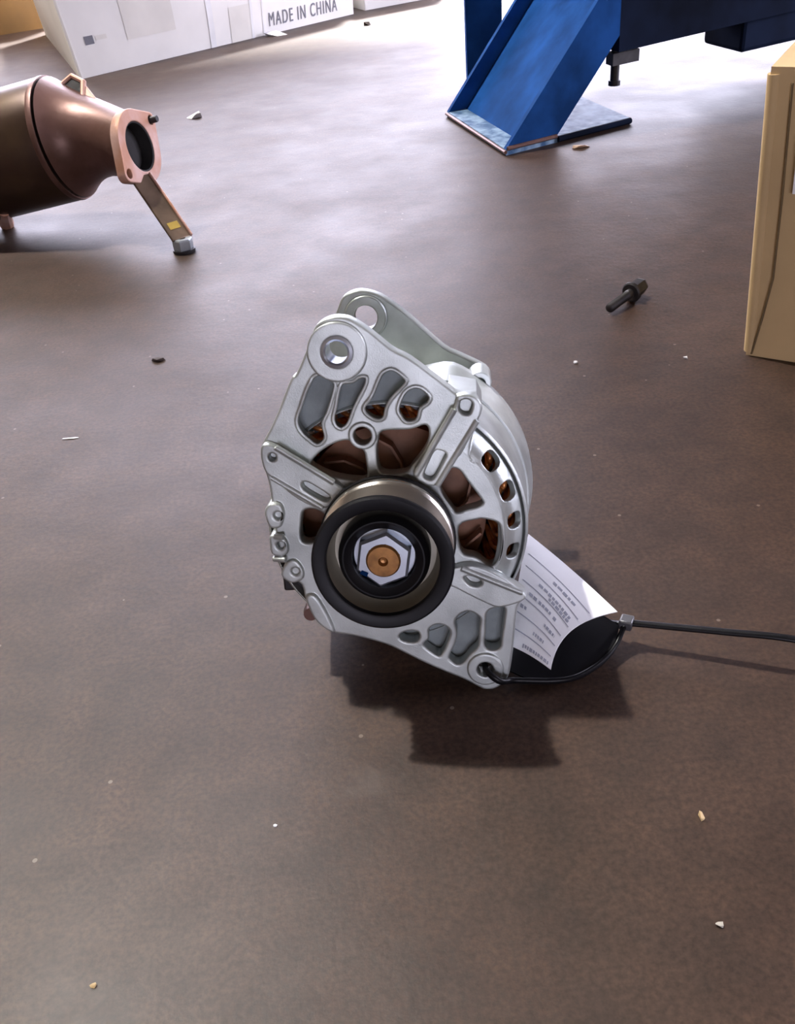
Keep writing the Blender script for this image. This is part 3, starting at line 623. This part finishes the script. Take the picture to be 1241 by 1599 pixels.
# strap leg with foot nut
a, b = Vector((-.2250, .9670, .0650)), Vector((-.1870, .9215, .0130)); d = (b - a); s_ = Vector((.74, .60, -.05)).normalized(); s_ = (s_ - d.normalized() * s_.dot(d.normalized())).normalized(); nn = d.normalized().cross(s_)
lg = G().box((a + b) / 2, d / 2, s_ * .0105, nn * .0016).build('support_strap', mat('sooty_strap_steel', (.16, .11, .075), .5, .5, .2, 40), cc, bevel=.001)
G().box((a + b) / 2 + s_ * .0112, d / 2, s_ * .0012, nn * .0034).build('strap_flange', RUSTL, lg, bevel=.0008)
G().box(a + d * .80 - nn * .0018, d * .05, s_ * .006, nn * .0003).build('paint_dab', YELLOW, lg)
G().box(a + d * .80 + nn * .0018, d * .05, s_ * .006, nn * .0003).build('paint_dab', YELLOW, lg)
hxn = Matrix.Translation((b.x, b.y, 0)) @ Matrix.Rotation(.4, 4, 'Z')
G().lathe([(.004, .0), (.0108, .0), (.0112, .001), (.0112, .0035), (.004, .0035)], 24, hxn).build('foot_washer', BOLTM, lg)
G().lathe([(.004, .0035), (.0098, .0035), (.0102, .0045), (.0102, .0125), (.0094, .0140), (.004, .0140)], 6, hxn).build('foot_nut', GALV, lg, sharp=20)
G().tube([Bc + Bd * -.10 + Vector((.015, -.035, -.045)), Vector((-.4060, 1.0640, .004))], [.006, .008], 10).build('support_stub', RUSTL, cc)

# ------------------------------------------------------------------ cartons
def carton(name, label, corners, top, m, bulge=1.0):
    """corners: four floor corners (front-left, front-right, back-right, back-left); top: the four matching top corners"""
    base = Vector(corners[0]); t = thing(name, label, 'carton', tuple(base))
    C_ = [Vector(p) for p in corners]; T_ = [Vector(p) for p in top]
    out = {}
    for i, nm in enumerate(('front_panel', 'side_panel', 'back_panel', 'side_panel')):
        a, b, c, d = C_[i], C_[(i + 1) % 4], T_[(i + 1) % 4], T_[i]
        n = (b - a).cross(d - a).normalized() * -.004
        gg = G(); N_ = 12; vs = []
        for s in (0, 1):
            for j in range(N_ + 1):
                for k in range(N_ + 1):
                    u, v = j / N_, k / N_
                    p = a.lerp(b, u).lerp(d.lerp(c, u), v) + n * s
                    p -= n.normalized() * .012 * math.sin(PI * u) * math.sin(PI * v) * (1 if i in (0, 3) else .3) * bulge
                    vs.append(p)
        K = (N_ + 1) ** 2; I = lambda s, j, k: s * K + j * (N_ + 1) + k; fs = []
        for j in range(N_):
            for k in range(N_):
                fs.append((I(0, j, k), I(0, j + 1, k), I(0, j + 1, k + 1), I(0, j, k + 1))); fs.append((I(1, j, k), I(1, j, k + 1), I(1, j + 1, k + 1), I(1, j + 1, k)))
            fs += [(I(0, j, 0), I(1, j, 0), I(1, j + 1, 0), I(0, j + 1, 0)), (I(0, j, N_), I(0, j + 1, N_), I(1, j + 1, N_), I(1, j, N_)), (I(0, 0, j), I(0, 0, j + 1), I(1, 0, j + 1), I(1, 0, j)), (I(0, N_, j), I(1, N_, j), I(1, N_, j + 1), I(0, N_, j + 1))]
        gg.add(vs, fs); out[i] = gg.build(nm, m, t, sharp=40)
    mid = (T_[0] + T_[1] + T_[2] + T_[3]) / 4
    for (a, b, c, d) in ((T_[0], T_[1], (T_[1] + T_[2]) / 2, (T_[0] + T_[3]) / 2), ((T_[0] + T_[3]) / 2, (T_[1] + T_[2]) / 2, T_[2], T_[3])):
        G().prism([a, b, c, d], (0, 0, .004)).build('top_flap', m, t, smooth=False)
    return t, out
def face_pt(a, b, d, u, z, off):
    """point on a panel: u metres along its foot a->b, z metres up its slope a->d, off metres out"""
    e = (b - a).normalized(); s = (d - a).normalized(); n = e.cross(s).normalized()
    return a + e * u + s * z + n * off, e, s, n
# white carton
WL, WR = Vector((-.537, 2.010, 0)), Vector((.010, 2.585, 0)); e = (WR - WL).normalized(); bk_ = Vector((-.33, .944, 0)) * 1.75
wc_c = [WL, WR, WR + bk_ * .45, WL + bk_ * .45]
lean = Vector((-.10, -.05, 0))
wt = [p + Vector((-.03 if i in (0, 3) else .01, .01, .27)) for i, p in enumerate(wc_c)]
wc, wp = carton('shipping_carton', 'long dirty white carton printed with grey capital letters', wc_c, wt, WCARD)
def on_w(u, z, off=.006):
    a = WL.lerp(WR, u / (WR - WL).length); d = wt[0].lerp(wt[1], u / (WR - WL).length); t = z / .27
    n = Vector((e.y, -e.x, 0)); bul = .012 * math.sin(PI * u / (WR - WL).length) * math.sin(PI * t)
    return a.lerp(d, t) + n * (off + bul - .004)
def wpatch(name, u0, u1, z0, z1, m, off=.0048):
    g = G(); vs = []; K = 8
    for i in range(K + 1):
        for j in range(5):
            vs.append(on_w(u0 + (u1 - u0) * i / K, z0 + (z1 - z0) * j / 4, off))
    g.add(vs, [(i * 5 + j, (i + 1) * 5 + j, (i + 1) * 5 + j + 1, i * 5 + j + 1) for i in range(K) for j in range(4)])
    return g.build(name, m, wp[0])
wpatch('tape', .335, .350, .0, .265, TAPE, .0054)
wpatch('tape', .455, .462, .0, .265, TAPE, .0054); wpatch('tape', .490, .494, .0, .265, TAPE, .0054)
wpatch('stain', .13, .25, .05, .17, WCARD2); wpatch('stain', .395, .46, .0, .07, WCARD2); wpatch('stain', .02, .12, .17, .26, WCARD2)
wpatch('smudge', .035, .055, .055, .070, INK); wpatch('smudge', .060, .085, .060, .068, WCARD2)
tcv = bpy.data.curves.new('lettering', 'FONT'); tcv.body = 'MADE IN CHINA'; tcv.size = .040; tcv.space_character = 1.25; tcv.space_word = 1.0; tcv.extrude = 0.0003
tob = bpy.data.objects.new('lettering', tcv); tme = bpy.data.meshes.new_from_object(tob)
xs = [v.co.x for v in tme.vertices]; tw = max(xs)
g = G(); U0, U1 = .508, .735
g.add([on_w(U0 + (U1 - U0) * v.co.x / tw, .016 + v.co.y * 1.0, .0052 + v.co.z) for v in tme.vertices], [tuple(p.vertices) for p in tme.polygons])
g.build('lettering', INK, wp[0], smooth=False)
bpy.data.objects.remove(tob)
# a torn paper scrap under its foot edge
def chip(name, label, cat, x, y, s, m, h=.35, group=None, seed=0):
    rnd = random.Random(seed); bm = bmesh.new()
    for i in range(14):
        a = rnd.uniform(0, 2 * PI); r = rnd.uniform(.5, 1)
        bm.verts.new((s[0] * r * math.cos(a), s[1] * r * math.sin(a), rnd.choice((0, 0, h * s[1] * 2 * rnd.uniform(.5, 1)))))
    bmesh.ops.convex_hull(bm, input=bm.verts)
    bmesh.ops.delete(bm, geom=[v for v in bm.verts if not v.link_faces], context='VERTS')
    zmin = min(v.co.z for v in bm.verts)
    for v in bm.verts: v.co.z -= zmin
    me = bpy.data.meshes.new(name); bm.to_mesh(me); bm.free(); me.materials.append(m)
    o = bpy.data.objects.new(name, me); o.location = (x, y, .0003); COL.objects.link(o); return tag(o, label, cat, group)
# far white carton, right of the first
a0 = Vector((.040, 2.630, 0)); b0 = Vector((.260, 2.780, 0)); e2 = (b0 - a0).normalized(); k2 = Vector((-e2.y, e2.x, 0))
cs = [a0, b0, b0 + Vector((-.10, .285, 0)), a0 + Vector((-.10, .285, 0))]
carton('shipping_carton', 'bright white carton touching the far end of the lettered carton', cs, [p + Vector((0, 0, .22)) for p in cs], WCARD)
# brown carton in the top left corner
a0 = Vector((-1.24, 2.66, 0)); b0 = Vector((-.800, 2.935, 0)); e2 = (b0 - a0).normalized(); k2 = Vector((-e2.y, e2.x, 0))
cs = [a0, b0, b0 + k2 * .35, a0 + k2 * .35]
carton('brown_carton', 'brown cardboard carton half hidden behind the white carton', cs, [p + Vector((0, 0, .32)) for p in cs], BCARD)
# tan carton at the right edge
R0 = Vector((.2546, .5853, 0)); Rd = Vector((.83, -.55, 0)).normalized(); Rb = Vector((.52, .855, 0)).normalized()
cs = [R0, R0 + Rd * .22, R0 + Rd * .22 + Rb * .26, R0 + Rb * .26]
tp = [p + Vector((-.0125, -.005, .184)) for p in cs]
tc_, tp_ = carton('tan_carton', 'tan cardboard carton with rounded corner at the right edge', cs, tp, TCARD, .25)
def on_r(u, z, off): 
    p, e_, s_, n_ = face_pt(cs[0], cs[1], tp[0], u, z, off); return p
G().tube([on_r(.004, .002, .001), on_r(.009, .030, .002), on_r(.0135, .060, .0025), on_r(.0140, .115, .0025), on_r(.013, .180, .001)], .0007, 6).build('crease', mat('creased_board', (.16, .11, .05), .8), tp_[0])
G().tube([cs[0] + Vector((.003, .001, .003)), tp[0] + Vector((.003, .001, 0))], .0042, 12).build('rounded_corner', TCARD, tp_[0])
G().prism([on_r(.0200, .117, .004), on_r(.07, .117, .006), on_r(.07, .152, .006), on_r(.0200, .152, .004)], Vector((-.0003, -.0005, 0))).build('paper_label', PAPER, tp_[0], smooth=False)

# ------------------------------------------------------------------ blue machine
mc = thing('blue_machine', 'blue painted steel machine with leaning channel leg on a foot plate', 'machine', (.30, 1.35, 0))
A_, B_, C_ = Vector((.124, 1.397, 0)), Vector((.1725, 1.1626, 0)), Vector((.3484, 1.2589, 0)); D_ = A_ + C_ - B_
Z = Vector((0, 0, 1))
g = G().prism([A_, B_, C_, D_], Z * .007)
fp = g.build('foot_plate', mat('worn_blue_plate', (.22, .32, .44), .6, 0, .1, 70, col2=(.03, .08, .17), spec=.2), mc, smooth=False)
ee = (C_ - B_).normalized(); ab = (A_ - B_).normalized(); LL = Vector((.1265, .0695, .1487)); LEN = 3.2
wB = (A_ - B_).length
def slab(o, x, y, ext, name, m, par):  # parallelogram bar
    return G().prism([o, o + x, o + x + y, o + y], ext).build(name, m, par, smooth=False)
o0 = B_ + Z * .007
leg = slab(o0 + ee * .030 + ab * .008, ab * (wB - .016), ee * .008, LL * LEN, 'leg_web', BLUE, mc)
slab(o0, ee * .078, ab * .008, LL * LEN, 'leg_flange', BLUE, mc)
slab(o0 + ab * (wB - .008), ee * .078, ab * .008, LL * LEN, 'leg_flange', BLUE, mc)
# weld bead along the foot
G().tube([o0 + ee * .002 - ab * .001 + Z * .001, o0 + ee * .078 - ab * .001 + Z * .001], .0025, 8).build('weld_bead', RUST, fp)
G().tube([o0 + ee * .08 - ab * .001 - Z * .003, C_ - ab * .001 + Z * .004], .0038, 8).build('plate_edge', SHADED_BLUE, fp)
G().tube([A_ + Z * .004 - ee * .001, B_ + Z * .004 - ee * .001 - ab * .001], .0022, 8).build('rusty_edge', RUST, fp)
# rear post
slab(Vector((.1790, 1.615, 0)), Vector((.056, -.004, 0)), Vector((.004, .056, 0)), Z * .75, 'rear_post', BLUE, mc)
# low crossbeam and hanging block
bo = B_ + ee * .175 + Z * .088
G().prism([bo, bo + ee * .62 + Z * .008, bo + ee * .62 + Z * .19, bo + Z * .19], ab * .09).build('cross_beam', SHADED_BLUE, mc, smooth=False)
b2 = B_ + ee * .400 + Z * .052 + ab * .005
G().prism([b2, b2 + ee * .22, b2 + ee * .22 + ab * .10, b2 + ab * .10], Z * .05).build('motor_block', SHADED_BLUE, mc, smooth=False, bevel=.006)
h = B_ + ee * .182 + ab * .02
g = G().tube([h + Z * .090, h + Z * .050], .0055, 12); g.tube([h + Z * .052, h + Z * .046], .0075, 12)
g.box(h + ee * .012 + Z * .078, ee * .022, ab * .010, Z * .007)
g.build('clamp_screw', BOLTM, mc)
m0 = Vector((.185, 1.50, .27))
G().prism([m0, m0 + Vector((.75, .04, 0)), m0 + Vector((.73, .36, 0)), m0 + Vector((-.02, .32, 0))], Z * 1.5).build('unseen_shade_box', SHADED_BLUE, mc, smooth=False, bevel=.01)  # unseen upper body, added above the view to shade the floor

# ------------------------------------------------------------------ bolt on the floor
P1, P2 = Vector((.179, .674, .0052)), Vector((.2135, .7065, .0088))
bt = thing('flange_bolt', 'black flange bolt lying on the floor near the tan carton', 'bolt', (.196, .69, 0))
MBt = frame(P1, P2 - P1); L_ = (P2 - P1).length
th = [(0, 0), (.0028, 0), (.0036, .001)]
zz = .001
while zz < L_ * .55: th += [(.0031, zz + .0006), (.0037, zz + .0012)]; zz += .0012
th += [(.0037, L_ * .68), (0, L_ * .68)]
G().lathe(th, 20, MBt, closed=False).build('shank', BOLTM, bt, sharp=70)
G().lathe([(0, L_ * .64), (.0072, L_ * .64), (.0082, L_ * .66), (.0082, L_ * .70), (.0065, L_ * .74), (0, L_ * .74)], 28, MBt, closed=False).build('washer_flange', BOLTM, bt)
G().lathe([(0, L_ * .73), (.0066, L_ * .73), (.0066, L_ * .96), (.0058, L_ * 1.0), (0, L_ * 1.0)], 6, MBt, closed=False).build('hex_head', BOLTM, bt, sharp=20)

# ------------------------------------------------------------------ bits lying about
WHITE = mat('white_crumb', (.85, .85, .88), .5, 0, .03, 40)
OCHRE = mat('ochre_crumb', (.50, .36, .18), .7, 0, .1, 60)
DARKC = mat('dark_crumb', (.05, .035, .03), .8, 0, .1, 60)
chip('paper_crumb', 'white paper crumb on the floor right of the rusty catalyst', 'crumb', -.2574, 1.5525, (.014, .012), WHITE, .4, seed=1)
chip('dirt_crumb', 'dark brown crumb on the floor left of the alternator ear', 'crumb', -.1736, .6699, (.006, .004), DARKC, .3, seed=2)
chip('grit_grain', 'tiny white grain below the black bolt', 'grit', .1371, .5976, (.0018, .0016), WHITE, .5, seed=3)
chip('grit_grain', 'tiny pale grain between the bolt and the tan carton', 'grit', .2129, .5883, (.0018, .0016), WHITE, .5, seed=4)
chip('wood_chip', 'yellow chip in the lower right on bare floor', 'chip', .1031, .2148, (.0012, .0024), OCHRE, .3, seed=5)
chip('stone_chip', 'pale round chip nearest the bottom right corner', 'chip', .0954, .1722, (.0019, .0013), mat('pale_crumb', (.5, .47, .4), .7), .4, seed=6)
chip('wood_splinter', 'tan wood splinter beside the blue foot plate', 'splinter', .2648, 1.168, (.014, .010), mat('tan_splinter', (.55, .38, .28), .7), .2, seed=7)
chip('rubber_crumb', 'dark crumb on the bright floor just right of the lettered carton', 'crumb', .0372, 2.3659, (.010, .010), DARKC, .4, seed=8)
chip('paper_scrap', 'white paper scrap at the foot of the lettered carton', 'scrap', -.170, 2.345, (.030, .012), WHITE, .4, seed=9)
chip('paint_flake', 'ochre flake in the bottom left corner of the floor', 'flake', -.1181, .1720, (.0016, .0013), OCHRE, .3, seed=10)
chip('paint_flake', 'tiny pale flake on the floor lower left of the alternator shadow', 'flake', -.0591, .2294, (.0009, .0009), WHITE, .3, seed=11)
chip('plaster_flake', 'thin white flake on the floor at the left edge', 'flake', -.2165, .5578, (.007, .0012), WHITE, .1, seed=12)

for o in bpy.data.objects:
    if '_w' in o: del o['_w']
